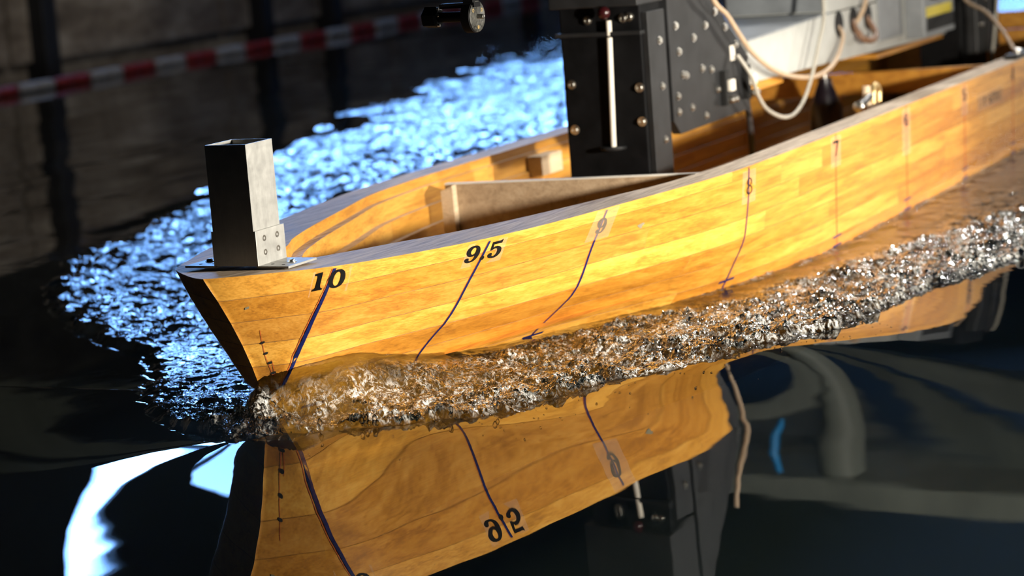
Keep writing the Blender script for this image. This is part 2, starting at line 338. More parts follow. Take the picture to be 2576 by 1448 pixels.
# ------------------------------------------------------------------ the ship model
HEEL = math.radians(-1.2); CLY = -.125
ship = tag(empty('ship_model', (0, CLY, 0), (HEEL, 0, 0)), 'large varnished wooden ship model hull being towed through the tank', 'ship model')
def l2w(x, y, z):
    c, s = math.cos(-HEEL), math.sin(-HEEL); return Vector((x, CLY + y*c + z*s, z*c - y*s))
LIFTS = [-.05, 0, .05, .10, .15, .20, .25, .30, None]
XAFT = 6.6
def plank(side, k, x0, x1, bow):
    zb = LIFTS[k]; top = LIFTS[k+1] is None
    n = 44 if bow else max(3, int((x1 - x0) / .05) + 1)
    g = .0002; rows = []
    us = np.linspace(0, 1, n)
    if bow: us = us**1.9
    if k < 7: zs_of = lambda f: zb + g + (LIFTS[k+1] - zb - 2*g) * f
    cols = []
    rowsf = (0.0, .009, .33, .66, .991, 1.0)
    for f in rowsf:
        if top:
            xsS = float(stem_x(.30 + f*.0535)) if bow else x0 + g
            xr = xsS + us*(x1 - g - xsS); zr = zb + g + (sheer_z(xr) - zb - g)*f
        else:
            z = zs_of(f); xsS = float(stem_x(z)) if bow else x0 + g
            xr = xsS + us*(x1 - g - xsS); zr = np.full(n, z)
        yr = hb(xr, zr)
        if f in (0.0, 1.0): yr = np.maximum(yr - .0006, 0)
        cols.append((xr, yr, zr))
    fl = lambda xx: np.interp(xx, [0, .8, 1.6], [1, .8, .25])
    def inner(xr): return np.clip(inner_y(xr) - .030*(7-k)*fl(xr), 0, None)
    V = []; nr = len(rowsf)
    for j in range(n):
        for (xr, yr, zr) in cols: V.append((xr[j], side*yr[j], zr[j]))
        for (xr, yr, zr) in (cols[-1], cols[0]):
            yi = min(float(inner(xr[j])), max(yr[j] - .002, 0)) if xr[j] > -.02 else 0.0
            V.append((xr[j], side*yi, zr[j]))
    m = nr + 2; F = []; MI = []
    for j in range(n-1):
        for i in range(m):
            a, b = j*m + i, j*m + (i+1) % m; F.append((a, b, b + m, a + m)); MI.append(1 if i == nr-1 else (2 if i == nr else (3 if i in (0, nr-2) and not (top and i) else 0)))
    F.append(tuple(range(m))[::-1]); MI.append(1); F.append(tuple((n-1)*m + i for i in range(m))); MI.append(1)
    me = bpy.data.meshes.new('plank'); me.from_pydata(V, [], F)
    o = newobj('plank', me, ship, (M['wood'], M['edge'], M['innerwood'], M['seam']))
    me.polygons.foreach_set('material_index', MI)
    bm = bmesh.new(); bm.from_mesh(me); bmesh.ops.remove_doubles(bm, verts=bm.verts[:], dist=1e-5); bmesh.ops.recalc_face_normals(bm, faces=bm.faces[:]); bm.to_mesh(me); bm.free()
    # outer faces shade with the fair hull surface, all other faces stay flat
    me.polygons.foreach_set('use_smooth', [True]*len(me.polygons)); me.update()
    nl = len(me.loops); vi = np.empty(nl, np.int32); me.loops.foreach_get('vertex_index', vi)
    cv = np.empty(len(me.vertices)*3); me.vertices.foreach_get('co', cv); cv = cv.reshape(-1, 3)
    e = .004; xv = cv[:, 0]; zv = np.minimum(cv[:, 2], sheer_z(xv))
    hx = (hb(xv+e, zv) - hb(xv-e, zv))/(2*e); hz = (hb(xv, np.minimum(zv+e, .37)) - hb(xv, zv-e))/(2*e)
    nv = np.stack([-hx, np.full_like(hx, side), -hz], -1); nv /= np.linalg.norm(nv, axis=1)[:, None]
    N_ = np.empty((nl, 3))
    for pg in me.polygons:
        for li in pg.loop_indices: N_[li] = nv[vi[li]] if pg.material_index == 0 else pg.normal[:]
    me.normals_split_custom_set([tuple(q_) for q_ in N_]); me.update()
    return o
JOINTS = {7: (1.30, 3.05, 4.6), 6: (1.62, 1.93, 2.07, 3.2, 4.9), 5: (.95, 1.75, 2.75, 4.2, 5.6), 4: (1.52, 2.35, 3.6, 5.1), 3: (1.15, 1.98, 3.1, 4.5), 2: (1.45, 2.6, 3.9, 5.4), 1: (1.2, 2.9, 4.7), 0: (2.0, 4.0)}
for side in (-1, 1):
    for k in range(8):
        js = [None] + [j + (0 if side < 0 else .23) for j in JOINTS[k]] + [XAFT]
        for a, b in zip(js[:-1], js[1:]):
            o = plank(side, k, -9 if a is None else a, b, a is None)
            if a is None and side < 0: v_ = {7: 1.08, 6: .96, 5: .87, 4: 1.12, 3: 1.04, 2: .93}.get(k, 1); o.color = (v_, v_*(.6 + .4*v_), v_*(.4 + .6*v_), 1)
# shell below the lowest board, floor board and transom
V = []; F = []; xs_ = np.linspace(0, 1, 70)**1.3; zl = [-.0496, -.12, -.2, -.3]
for side in (-1, 1):
    b0 = len(V)
    for z in zl:
        x0 = float(stem_x(z))
        for u in xs_: x_ = x0 + u*(XAFT - x0); V.append((x_, side*float(hb(x_, z)), z))
    n = len(xs_)
    for i in range(len(zl)-1):
        for j in range(n-1): F.append((b0+i*n+j, b0+i*n+j+1, b0+(i+1)*n+j+1, b0+(i+1)*n+j))
b1 = len(zl)*len(xs_)
for j in range(len(xs_)-1): q = (len(zl)-1)*len(xs_) + j; F.append((q, q+1, b1+q+1, b1+q))
me = bpy.data.meshes.new('hull_bottom'); me.from_pydata(V, [], F); newobj('hull_bottom', me, ship, (M['wood'],), True)
fl_ = MB(); xx = np.linspace(.12, 6.5, 40)
for a, b in zip(xx[:-1], xx[1:]):
    ya, yb = max(float(inner_y(a)) - .02, .01), max(float(inner_y(b)) - .02, .01)
    fl_.add([(a, -ya, .07), (b, -yb, .07), (b, yb, .07), (a, ya, .07)], [(0, 1, 2, 3)])
fl_.build('floor_board', M['innerwood'], ship)
MB().box((6.56, -.44, -.05), (6.6, .44, .335)).build('transom', M['wood'], ship)
# transverse bulkhead with its batten, and a cross frame further aft
bk = MB().box((1.45, -.40, .07), (1.468, .352, .303), bev=.0015).build('bulkhead', M['plywood'], ship)
MB().add([(1.425, .318, .07), (1.425, .352, .07), (1.425, .352, .29), (1.425, .318, .303), (1.449, .318, .07), (1.449, .352, .07), (1.449, .352, .29), (1.449, .318, .303)], [(0,1,2,3),(4,7,6,5),(0,4,5,1),(1,5,6,2),(2,6,7,3),(3,7,4,0)]).build('batten', M['palewood'], bk)
MB().box((1.4495, -.40, .3032), (1.4685, .352, .3062)).build('edge_strip', M['white_tag'], bk)
MB().box((2.10, .375, .235), (2.24, .432, .292), bev=.002).build('wood_block', M['palewood'], ship)
fr = MB().box((4.02, -.42, .24), (4.07, .43, .315)).box((4.02, .12, .07), (4.07, .20, .24)).box((4.02, -.42, .07), (4.07, -.34, .24))
fr.build('cross_frame', M['innerwood'], ship)
MB().box((5.55, -.42, .07), (5.6, .43, .325)).build('cross_frame', M['innerwood'], ship)

# station lines, numbers and marks on the near side, lying on the hull surface
def onhull(x, z, off=.0005):
    x, z = float(x), float(z); y = float(hb(x, z)); e = .004
    nx = -(float(hb(x+e, z)) - float(hb(x-e, z)))/(2*e); nz = -(float(hb(x, z+e)) - float(hb(x, z-e)))/(2*e)
    nv = Vector((nx, 1, nz)).normalized(); return Vector((x + nv.x*off, -(y + nv.y*off), z + nv.z*off))
def strip(name, pts, w, mat, parent=None, off=.0006, n=14):
    """flat tape of width w following pts=[(x,z)] on the near side"""
    P = []
    for (a, b) in zip(pts[:-1], pts[1:]):
        for t_ in np.linspace(0, 1, n, endpoint=False): P.append((a[0] + (b[0]-a[0])*t_, a[1] + (b[1]-a[1])*t_))
    P.append(pts[-1]); C3 = [onhull(x, z, off) for x, z in P]; vs = []; fs = []
    for i, (x, z) in enumerate(P):
        d = C3[min(i+1, len(P)-1)] - C3[max(i-1, 0)]; e = Vector((0, -1, .4)); s_ = d.cross(e).normalized()
        for sg in (-1, 1):
            q = C3[i] + s_*(sg*w/2); r_ = onhull(q.x, q.z, off); vs.append(r_)
    for i in range(len(P)-1): fs.append((2*i, 2*i+1, 2*i+3, 2*i+2))
    return MB().add(vs, fs).build(name, mat, parent or ship)
def decal(name, polys, mat, dx=0, dz=0, off=.0009, parent=None, sx=1, sz=1, cx=0, cz=0, mb=None):
    """flat print: tessellated outline laid onto the near side"""
    P3 = [[Vector((cx + (p[0]-cx)*sx + dx, cz + (p[1]-cz)*sz + dz, 0)) for p in poly] for poly in polys]
    tris = tessellate_polygon(P3); flat = [p for poly in P3 for p in poly]
    m_ = mb or MB(); m_.add([onhull(p.x, p.y, off) for p in flat], tris)
    return m_ if mb else m_.build(name, mat, parent or ship)
GLYPH = {
    '1': [[(-0.0788,0.3337),(-0.0784,0.3272),(-0.077,0.3075),(-0.0762,0.3035),(-0.0748,0.3016),(-0.0727,0.3004),(-0.0726,0.2974),(-0.0851,0.2962),(-0.0853,0.2992),(-0.0828,0.3014),(-0.0822,0.3037),(-0.0826,0.307),(-0.0841,0.3234),(-0.0845,0.326),(-0.0858,0.3271),(-0.0886,0.3276),(-0.0891,0.3314)]],
    '0': [[(-0.0478,0.3335),(-0.0435,0.3316),(-0.0395,0.3279),(-0.0367,0.323),(-0.0352,0.3178),(-0.0346,0.3112),(-0.0358,0.3055),(-0.0384,0.3005),(-0.0428,0.2976),(-0.0477,0.2963),(-0.0524,0.2966),(-0.0572,0.2987),(-0.0617,0.3029),(-0.0646,0.3072),(-0.0663,0.3124),(-0.0668,0.3174),(-0.0661,0.3226),(-0.0641,0.3282),(-0.0603,0.3323),(-0.0546,0.3339)],[(-0.0506,0.3289),(-0.0545,0.328),(-0.0566,0.3246),(-0.0576,0.3188),(-0.0576,0.3123),(-0.0568,0.3084),(-0.0551,0.3048),(-0.0521,0.3018),(-0.0487,0.3009),(-0.0461,0.3025),(-0.0446,0.3061),(-0.0441,0.3114),(-0.0444,0.3179),(-0.0456,0.323),(-0.0478,0.327)]],
    '9': [[(0.29,0.3205),(0.2955,0.3183),(0.3009,0.3146),(0.3054,0.3093),(0.3082,0.3031),(0.3083,0.298),(0.307,0.2931),(0.3039,0.2886),(0.2981,0.2857),(0.2909,0.2847),(0.2836,0.2849),(0.2777,0.2867),(0.2731,0.2895),(0.2711,0.2924),(0.2719,0.2951),(0.2757,0.2962),(0.2801,0.2955),(0.2827,0.2935),(0.2836,0.2905),(0.2863,0.2889),(0.2913,0.2884),(0.2952,0.2907),(0.2967,0.2947),(0.2964,0.2995),(0.2939,0.298),(0.2896,0.2975),(0.2822,0.298),(0.2767,0.2997),(0.271,0.3034),(0.2672,0.3075),(0.2654,0.3123),(0.2664,0.3166),(0.2703,0.3199),(0.2769,0.3215),(0.2838,0.3216)],[(0.2854,0.317),(0.2817,0.3167),(0.2789,0.3139),(0.2784,0.31),(0.2797,0.3064),(0.2831,0.3033),(0.2869,0.3018),(0.2907,0.3025),(0.2931,0.3046),(0.2935,0.3085),(0.2921,0.3127),(0.2894,0.3154)]],
    '.': [[(0.3232,0.2934),(0.3273,0.2924),(0.3307,0.2901),(0.3317,0.2871),(0.3303,0.2845),(0.3265,0.2835),(0.322,0.2846),(0.3186,0.2871),(0.3178,0.2907),(0.3194,0.293)]],
    '5': [[(0.3687,0.3212),(0.3688,0.3129),(0.3446,0.3132),(0.3467,0.3062),(0.3515,0.3084),(0.3585,0.3082),(0.3669,0.3062),(0.3735,0.3027),(0.3775,0.2986),(0.3796,0.2936),(0.3786,0.2886),(0.3747,0.2847),(0.3678,0.2825),(0.3594,0.2822),(0.3508,0.2835),(0.3447,0.286),(0.3408,0.2895),(0.34,0.2928),(0.3429,0.2951),(0.3477,0.2954),(0.3514,0.2936),(0.3526,0.2914),(0.3529,0.2891),(0.3566,0.287),(0.361,0.2868),(0.3652,0.2892),(0.3666,0.293),(0.3656,0.2978),(0.3631,0.301),(0.3592,0.3027),(0.3537,0.3032),(0.3486,0.3021),(0.3454,0.3007),(0.3407,0.3008),(0.34,0.3056),(0.3377,0.3139),(0.3371,0.3194),(0.3609,0.319)]],
    'tape10': [[(-0.0932,0.3355),(-0.0263,0.3359),(-0.0219,0.2859),(-0.0865,0.2845)]],
    'tape95': [[(0.261,0.3271),(0.3806,0.3229),(0.393,0.2723),(0.2715,0.2751)]],
}
LINES = {'10': [(-.0603, .3376), (-.0628, .3018), (-.0668, .2396), (-.0671, .1856), (-.0667, .1318), (-.0667, .08)], '9.5': [(.3237, .3241), (.3222, .1583), (.3205, .05)], '9': [(.7405, .3225), (.7405, .14), (.7405, .02)],
         '8': [(1.398, .322), (1.398, .147), (1.398, .01)], '7': [(2.042, .322), (2.042, .0)], '6': [(2.692, .322), (2.694, .0)], '5': [(3.328, .322), (3.329, .0)], '4': [(3.944, .322), (3.946, .0)]}
for key, pts in LINES.items():
    near_ = key in ('10', '9.5', '9')
    w = {'10': .0058, '9.5': .0062, '9': .0068, '8': .0065}.get(key, .0075)
    ln = strip('station_line', pts, w, M['navy'] if near_ or key == '8' else M['red_line'])
    strip('pencil_line', [(p[0] - .0048 if near_ else p[0] + .004, p[1]) for p in pts], .0010, M['red_line'], off=.0005)
for key, zz in (('9', (.0417,)), ('8', (.0444,)), ('7', (.0474, .0227)), ('6', (.0499, .0225)), ('5', (.0511, .0238)), ('4', (.0542, .0234))):
    x_ = LINES[key][0][0] + .003
    for z_ in zz: strip('waterline_mark', [(x_ - .035, z_), (x_ + .035, z_ + .001)], .006, M['navy'], off=.0008, n=6)
for z_, w_ in ((.040, .06), (.018, .06)): strip('waterline_mark', [(.02, z_), (.02 + w_, z_)], .006, M['navy'], off=.0008, n=6)
decal('tape_label', GLYPH['tape10'], M['tape'], off=.0007); decal('tape_label', GLYPH['tape95'], M['tape'], off=.0007)
for ch in ('1', '0', '9', '.', '5'): decal('station_number', GLYPH[ch], M['ink'])
def glyph_c(ch):
    p = GLYPH[ch][0]; return ((min(a for a, b in p) + max(a for a, b in p))/2, (min(b for a, b in p) + max(b for a, b in p))/2)
def put(ch, x, z, sx=1, sz=1, **kw):
    c0 = glyph_c(ch); return decal('station_number', GLYPH[ch], M['ink'], dx=x-c0[0], dz=z-c0[1], sx=sx, sz=sz, cx=c0[0], cz=c0[1], **kw)
def rect(x0, x1, z0, z1): return [[(x0, z0), (x1, z0), (x1, z1), (x0, z1)]]
def oval(cx, cz, a, b, n=18, hole=None):
    o_ = [(cx + a*math.cos(2*math.pi*k/n), cz + b*math.sin(2*math.pi*k/n)) for k in range(n)]
    if hole: return [o_, [(cx + (a-hole)*math.cos(2*math.pi*k/n), cz + (b-hole*.5)*math.sin(2*math.pi*k/n)) for k in range(n)]]
    return [o_]
put('9', .7425, .287, .95, .98); decal('tape_label', rect(.70, .79, .255, .325), M['tape'], off=.0007)
m8 = MB(); decal('', oval(1.402, .286, .016, .0105, hole=.0055), None, mb=m8); decal('', oval(1.402, .2665, .0185, .0115, hole=.0058), None, mb=m8); m8.build('station_number', M['ink'], ship)
decal('tape_label', rect(1.36, 1.445, .235, .315), M['tape'], off=.0007)
m7 = MB(); decal('', [[(2.018, .305), (2.066, .305), (2.066, .301), (2.046, .262), (2.036, .262), (2.052, .298), (2.018, .298)]], None, mb=m7); m7.build('station_number', M['ink'], ship)
decal('tape_label', rect(2.0, 2.085, .235, .318), M['tape'], off=.0007)
put('9', 2.692, .282, -1, -1); decal('tape_label', rect(2.65, 2.735, .18, .318), M['tape'], off=.0007)
put('5', 3.329, .285); decal('tape_label', rect(3.29, 3.37, .22, .318), M['tape'], off=.0007)
m4 = MB(); decal('', [[(3.955, .31), (3.963, .31), (3.963, .262), (3.955, .262), (3.955, .274), (3.925, .274), (3.925, .280)], [(3.955, .298), (3.955, .280), (3.936, .280)]], None, mb=m4); m4.build('station_number', M['ink'], ship)
# blurred stamped label further aft
decal('paper_label', rect(3.485, 3.81, .212, .268), M['tape'], off=.0007)
for i, ch in enumerate('110-53058'):
    x_ = 3.508 + i*.034
    if ch == '-': decal('station_number', rect(x_-.010, x_+.010, .238, .243), M['ink'])
    elif ch == '3': put('5', x_, .240, .75, -.85)
    elif ch == '8': decal('station_number', oval(x_, .240, .014, .018, hole=.004), M['ink'])
    else: put(ch, x_, .240, .72, .85)
# drilled tapping holes with red pencil lines near the stem, filler patch, knot
for (x_, z_) in ((-.1138, .2013), (-.1028, .1774), (-.0939, .1566), (-.0855, .1346)):
    decal('tapping_hole', oval(x_, z_, .0022, .0030), M['hole_black'])
strip('pencil_line', [(-.1254, .2283), (-.1085, .189), (-.0831, .1273)], .0006, M['red_line']); strip('pencil_line', [(-.093, .1617), (-.0816, .127)], .0006, M['red_line'])
decal('filler_spot', [[(.895, .262), (.915, .266), (.925, .263), (.918, .259), (.915, .252), (.903, .257)]], M['filler'])
decal('filler_spot', [[(-.164, .281), (-.160, .283), (-.158, .278), (-.162, .276)]], M['filler'])

# ------------------------------------------------------------------ square tube post on the foredeck
post = tag(empty('square_tube_post', (-.0924, -.1438, .346), (0, 0, math.radians(-1.5))), 'upright square aluminium tube bolted to the bow deck', 'post')
W_ = .096; H_ = .2455; T_ = .003
mb = MB()
for (lo, hi) in (((0, 0, .004), (T_, W_, H_)), ((W_-T_, 0, .004), (W_, W_, H_)), ((T_, 0, .004), (W_-T_, T_, H_)), ((T_, W_-T_, .004), (W_-T_, W_, H_))): mb.box(lo, hi)
mb.build('tube', M['alu'], post)
def bracket(ys, sgn):
    b = MB().box((.0, min(ys, ys + sgn*.0042), .0), (.105, max(ys, ys + sgn*.0042), .0735), bev=.0006)
    b.box((.0, min(ys, ys + sgn*.0745), .0), (.105, max(ys, ys + sgn*.0745), .0045), bev=.0006)
    o = b.build('angle_bracket', M['alu'], post)
    for px_ in (.030, .077):
        for pz_ in (.028, .056):
            c_ = (px_, ys + sgn*.0042, pz_)
            MB().rev(c_, (0, sgn, 0), [(-.001, .0062), (.0006, .0062), (.0006, .0046), (.0002, .0042), (.0002, .0026), (-.0012, .0024)], 20).build('screw', M['steel'], o, auto=30)
    s_ = (.052, ys + sgn*.050, .0045)
    MB().rev(s_, (0, 0, 1), [(0, .009), (.0016, .009), (.0016, .0068), (.0046, .0062), (.006, .004)], 20).build('deck_screw', M['black_screw'] if sgn > 0 else M['steel'], o, auto=40)
    for (hx, hy) in ((.025, .022), (.080, .030), (.02, .05)):
        MB().rev((hx, ys + sgn*hy, .0046), (0, 0, 1), [(-.0005, .0035), (.0002, .0035)], 14).build('bolt_hole', M['hole_black'], o)
bracket(0.0, -1); bracket(W_, 1)
# ------------------------------------------------------------------ towing gear standing in the hull
def bolt(parent, c, axis, r=.0095, h=.007, mat=None):
    return MB().rev(c, axis, [(-.002, r*1.35), (.0015, r*1.35), (.0015, r), (h*.8, r), (h, r*.8), (h, r*.5), (h*.6, r*.45)], 12).build('bolt', mat or M['steel'], parent, auto=35)
strut = tag(empty('towing_strut', (1.78, CLY, .075)), 'tall black towing strut with a bright rod standing in the hull', 'strut')
def loc(p): return (p[0]-1.78, p[1]-CLY, p[2]-.075)
def lb(mb, lo, hi, bev=0): return mb.box(loc(lo), loc(hi), bev=bev)
lb(MB(), (1.72, -.235, .075), (1.84, -.005, .99), .004).build('housing', M['black_metal'], strut)
lb(lb(MB(), (1.70, -.242, .645), (1.86, .002, .655), .001), (1.69, -.242, .72), (1.87, .01, .99), .003).build('clamp_collar', M['dark_grey'], strut)
lb(MB(), (1.728, -.252, .075), (1.845, -.234, .70), .002).build('cheek_plate', M['dark_grey'], strut)
MB().cyl(loc((1.708, -.141, .354)), loc((1.706, -.1512, .640)), .0075, 14).cyl(loc((1.706, -.1514, .645)), loc((1.706, -.152, .684)), .0075, 14).build('rod', M['white_tag'], strut, auto=40)
MB().rev(loc((1.716, -.138, .346)), (0, 0, 1), [(0, .034), (.004, .036), (.008, .034)], 28).build('rod_foot', M['dark_grey'], strut, auto=40)
MB().rev(loc((1.69, -.149, .706)), (-1, 0, 0), [(0, .016), (.006, .018), (.016, .013), (.020, .004)], 18).build('knob', plain('dark_red_knob', (.03, .004, .005), .25), strut, auto=60)
for (y_, z_) in ((-.088, .686), (-.19, .688), (-.207, .691), (-.223, .506), (-.224, .417), (-.03, .52), (-.03, .40)): bolt(strut, loc((1.715, y_, z_)), (-1, 0, 0))
for (x_, z_) in ((1.80, .359), (1.80, .62), (1.80, .50)): bolt(strut, loc((x_, -.252, z_)), (0, -1, 0), .008)
# bolted side plate
plate = tag(empty('side_plate', (2.3, -.19, .35)), 'black bolted steel side plate with sloping top edge beside the strut', 'plate')
pl = [(1.99, .99), (1.99, .385), (2.035, .345), (2.592, .352), (2.581, .519), (2.333, .688), (1.99+.02, .99)]
MB().prism(pl, lambda u, v, t_: (u-2.3, t_, v-.35), -.012, .012).build('plate_body', M['dark_grey'], plate)
MB().box((1.875-2.3, .0, .03), (2.0-2.3, .06, .62)).build('spacer', M['black_metal'], plate)
for (x_, z_) in [(2.042, .64), (2.056, .568), (2.265, .623), (2.223, .506), (2.293, .496), (2.1, .499), (2.077, .503), (2.231, .373), (2.129, .407), (2.171, .596), (2.345, .655), (2.42, .605), (2.50, .548), (2.03, .449), (2.03, .406), (2.336, .435)]:
    bolt(plate, (x_-2.3, -.012, z_-.35), (0, -1, 0), .0085)
for x_ in (2.385, 2.565):   # clamp latches
    o = MB().box((x_-.03-2.3, -.030, .035), (x_-2.3, -.012, .135), bev=.002).build('latch', M['hole_black'], plate)
    MB().box((x_-.022-2.3, -.044, .075), (x_+.012-2.3, -.030, .108), bev=.003).build('latch_block', M['white_tag'], o)
    for dx in (-.008, .022): MB().rev((x_+dx-2.3, -.03, .05), (0, -1, 0), [(0, .010), (.012, .010), (.016, .006)], 12).build('bolt', M['steel'], o, auto=40)
MB().box((2.448-2.3, -.0145, .155), (2.482-2.3, -.0122, .198)).build('paper_tag', M['white_tag'], plate)
# white instrument beam on the gear
beam = tag(empty('instrument_beam', (3.6, -.05, .40)), 'white painted box beam with round cable holes running aft', 'beam')
def bb(mb, lo, hi, bev=0): return mb.box((lo[0]-3.6, lo[1]+.05, lo[2]-.40), (hi[0]-3.6, hi[1]+.05, hi[2]-.40), bev=bev)
MB().prism([(2.60, .425), (4.75, .385), (4.75, .56), (3.36, .565), (2.60, .545)], lambda u, v, t_: (u-3.6, t_, v-.40), -.15, .20).build('lower_box', M['white_paint'], beam)
MB().prism([(2.595, .546), (3.37, .566), (3.37, .572), (2.595, .552)], lambda u, v, t_: (u-3.6, t_, v-.40), -.155, .205).build('cover_plate', M['grey_paint'], beam)
bb(MB(), (3.36, -.199, .567), (4.75, .15, .72), .004).build('upper_box', M['white_paint'], beam)
bb(MB(), (3.345, -.19, .575), (3.36, .14, .72), .002).build('front_panel', M['grey_paint'], beam)
for x_ in (3.465, 3.62, 3.775):
    o = MB().rev((x_-3.6, -.149, .525-.40), (0, -1, 0), [(0, .043), (.0035, .043), (.0035, .040)], 30).build('cable_hole', M['hole_black'], beam)
bb(MB(), (3.885, -.206, .43), (4.17, -.199, .62), .003).build('grey_panel', M['grey_paint'], beam)
bb(bb(MB(), (2.58, -.20, .395), (2.9, .1, .424), .003), (3.9, -.19, .37), (4.75, .1, .388), .003).build('rail', M['innerwood'], beam)
unit = tag(empty('control_unit', (4.4, -.22, .41)), 'small grey control unit with a yellow striped label', 'control unit')
MB().box((-.19, -.05, .0), (.2, .02, .30), bev=.004).build('case', M['grey_paint'], unit)
MB().box((-.16, -.0525, .07), (.16, -.0502, .105)).build('yellow_label', M['yellow'], unit)
MB().box((-.16, -.0525, .02), (.19, -.0502, .068)).build('black_label', M['hole_black'], unit)
MB().box((-.16, -.0525, .16), (.16, -.0502, .22)).build('black_label', M['hole_black'], unit)
for dx in (-.10, .05): MB().cyl((dx, -.05, .14), (dx, -.075, .14), .012, 12).build('button', M['black_screw'], unit)
aft = tag(empty('aft_strut', (4.9, -.2, .075)), 'black towing strut with dark bracket standing further aft', 'strut')
MB().box((-.18, -.06, 0), (.18, .10, .75), bev=.006).build('housing', M['black_metal'], aft)
MB().box((-.10, -.10, .22), (.22, .12, .60), bev=.006).build('bracket', M['dark_grey'], aft)
for (x_, z_) in ((-.05, .33), (.02, .42), (.10, .35), (.15, .48), (.06, .52), (.17, .30)): MB().rev((x_, -.10, z_), (0, -1, 0), [(0, .011), (.01, .011), (.012, .007)], 12).build('bolt', M['steel'], aft, auto=40)
MB().tube(spline([(-.02, -.12, .62), (-.03, -.13, .45), (-.01, -.12, .28), (.05, -.11, .12)]), .006).build('cable', M['cable_dark'], aft)
MB().tube(spline([(.06, -.12, .62), (.10, -.13, .45), (.08, -.12, .30), (.03, -.11, .14)]), .006).build('cable', M['cable_grey'], aft)
# loose lines and fittings
def line(name, pts, r, mat, label): return tag(MB().tube(spline(pts), r).build(name, mat, None, auto=60), label, 'cable')
line('hose', [(2.20, -.24, .78), (2.244, -.24, .693), (2.345, -.24, .641), (2.447, -.24, .57), (2.553, -.24, .508), (2.716, -.24, .448), (2.891, -.24, .412), (3.078, -.24, .394), (3.238, -.235, .403), (3.345, -.23, .433), (3.44, -.22, .49), (3.465, -.19, .525)], .0075, M['cable_beige'], 'thick beige hose sagging from the side plate to the white beam')
line('cable', [(2.46, -.22, .52), (2.483, -.25, .457), (2.524, -.25, .401), (2.6, -.25, .346), (2.735, -.25, .307), (2.844, -.25, .306), (2.944, -.25, .343), (3.032, -.25, .413), (3.104, -.25, .493), (3.163, -.25, .562), (3.205, -.24, .66), (3.36, -.20, .72)], .0058, M['cable_grey'], 'thin grey cable hanging in a deep loop below the hose')
line('cable', [(3.62, -.19, .53), (3.59, -.235, .47), (3.66, -.25, .455), (3.74, -.235, .475), (3.775, -.19, .53)], .011, plain('brown_cable', (.22, .12, .07), .5, 0, 30, .2), 'short brown cable looping out of the last two beam holes')
line('cable', [(3.62, -.205, .51), (3.66, -.225, .56), (3.70, -.225, .62), (3.72, -.205, .70)], .008, M['cable_beige'], 'tan cable rising from the middle beam hole')
line('strap', [(4.70, -.25, .60), (4.658, -.30, .509), (4.551, -.40, .469), (4.377, -.50, .415), (4.154, -.60, .358)], .007, M['cable_beige'], 'tan strap running down to the near gunwale')
line('cable', [(2.66, -.15, .43), (2.70, -.15, .36), (2.75, -.14, .26), (2.80, -.12, .10)], .010, M['cable_dark'], 'dark cable dropping from the beam into the hull')
cl = tag(empty('strap_cleat', (4.12, -.61, .3375)), 'dark cleat with a bright screw on the near gunwale', 'cleat')
MB().box((-.05, -.02, .0), (.20, .03, .014), bev=.004).build('base', M['dark_grey'], cl)
MB().rev((.03, -.0, .014), (0, 0, 1), [(0, .014), (.012, .014), (.016, .009)], 14).build('screw', M['steel'], cl, auto=40)
can = tag(empty('canister', (3.74, -.05, .072)), 'dark glossy canister standing inside the hull', 'canister')
MB().rev((0, 0, 0), (0, 0, 1), [(0, .055), (.16, .055), (.21, .035), (.24, .024), (.255, .024)], 28).build('body', M['purple_black'], can, auto=40)
MB().rev((0, 0, .255), (0, 0, 1), [(0, .012), (.018, .012), (.02, .006)], 18).build('cap', M['steel'], can, auto=40)
hk = tag(empty('shackle', (2.90, -.50, .325)), 'small brass shackle clamped inside the near gunwale', 'shackle')
MB().box((-.06, .02, -.06), (.06, .06, -.005), bev=.003).cyl((.0, .04, -.02), (.0, .04, .05), .012).build('clamp', M['palewood'], hk)
MB().tube(spline([(.03, .03, -.01), (.035, .03, .03), (.06, .03, .048), (.09, .03, .03), (.085, .03, -.01)]), .009).build('bow', M['brass'], hk, auto=60)
MB().cyl((-.11, .03, .0), (.0, .03, .02), .012).build('pin', M['black_screw'], hk, auto=40)
MB().rev((-.11, .03, .0), (-1, 0, 0), [(0, .017), (.01, .017), (.014, .01)], 14).build('pin_head', M['steel'], hk, auto=40)
# disc mount hanging from the carriage in front of the strut
D0 = Vector((.3985, -.424, .7885)); dm = tag(empty('disc_mount', D0), 'round plastic disc mount with a threaded stud hanging at the top', 'disc mount')
ax = Vector((-.05, -.998, -.02)).normalized(); side = Vector((.998, -.05, 0)).normalized()
MB().rev((0, 0, 0), ax, [(-.022, .030), (-.020, .0335), (-.001, .0335), (0, .0325)], 40).build('disc', M['black_metal'], dm, auto=40)
dp = NT('scuffed_clear_plastic'); n_ = dp.noise(dp.node('ShaderNodeTexCoord').outputs['Object'], 60, 6, .7, 1.5)
M['scuffed'] = dp.set(Base_Color=dp.ramp(n_, [(.4, (.012, .012, .011)), (.62, (.07, .068, .06))]), Roughness=.35)
MB().rev((0, 0, 0), ax, [(0, .0322), (.002, .0322), (.0026, .031)], 40).build('face_plate', M['scuffed'], dm, auto=40)
MB().rev(ax*.002, ax, [(0, .0055)] + [(t_*.0012, .0055 if t_ % 2 else .0048) for t_ in range(1, 12)] + [(.0150, .0052), (.0155, .004)], 18).build('stud', M['steel'], dm, auto=30)
for a_ in (.6, 2.5, 4.71):
    MB().rev(ax*.0022 + (side*math.cos(a_) + Vector((0, 0, 1))*math.sin(a_))*.022, ax, [(0, .0042), (.001, .0042), (.001, .0022), (.0002, .002)], 12).build('screw', M['brass'], dm, auto=40)
MB().cyl(-ax*.02, -ax*.095, .011, 18).build('shaft', M['black_metal'], dm, auto=40)
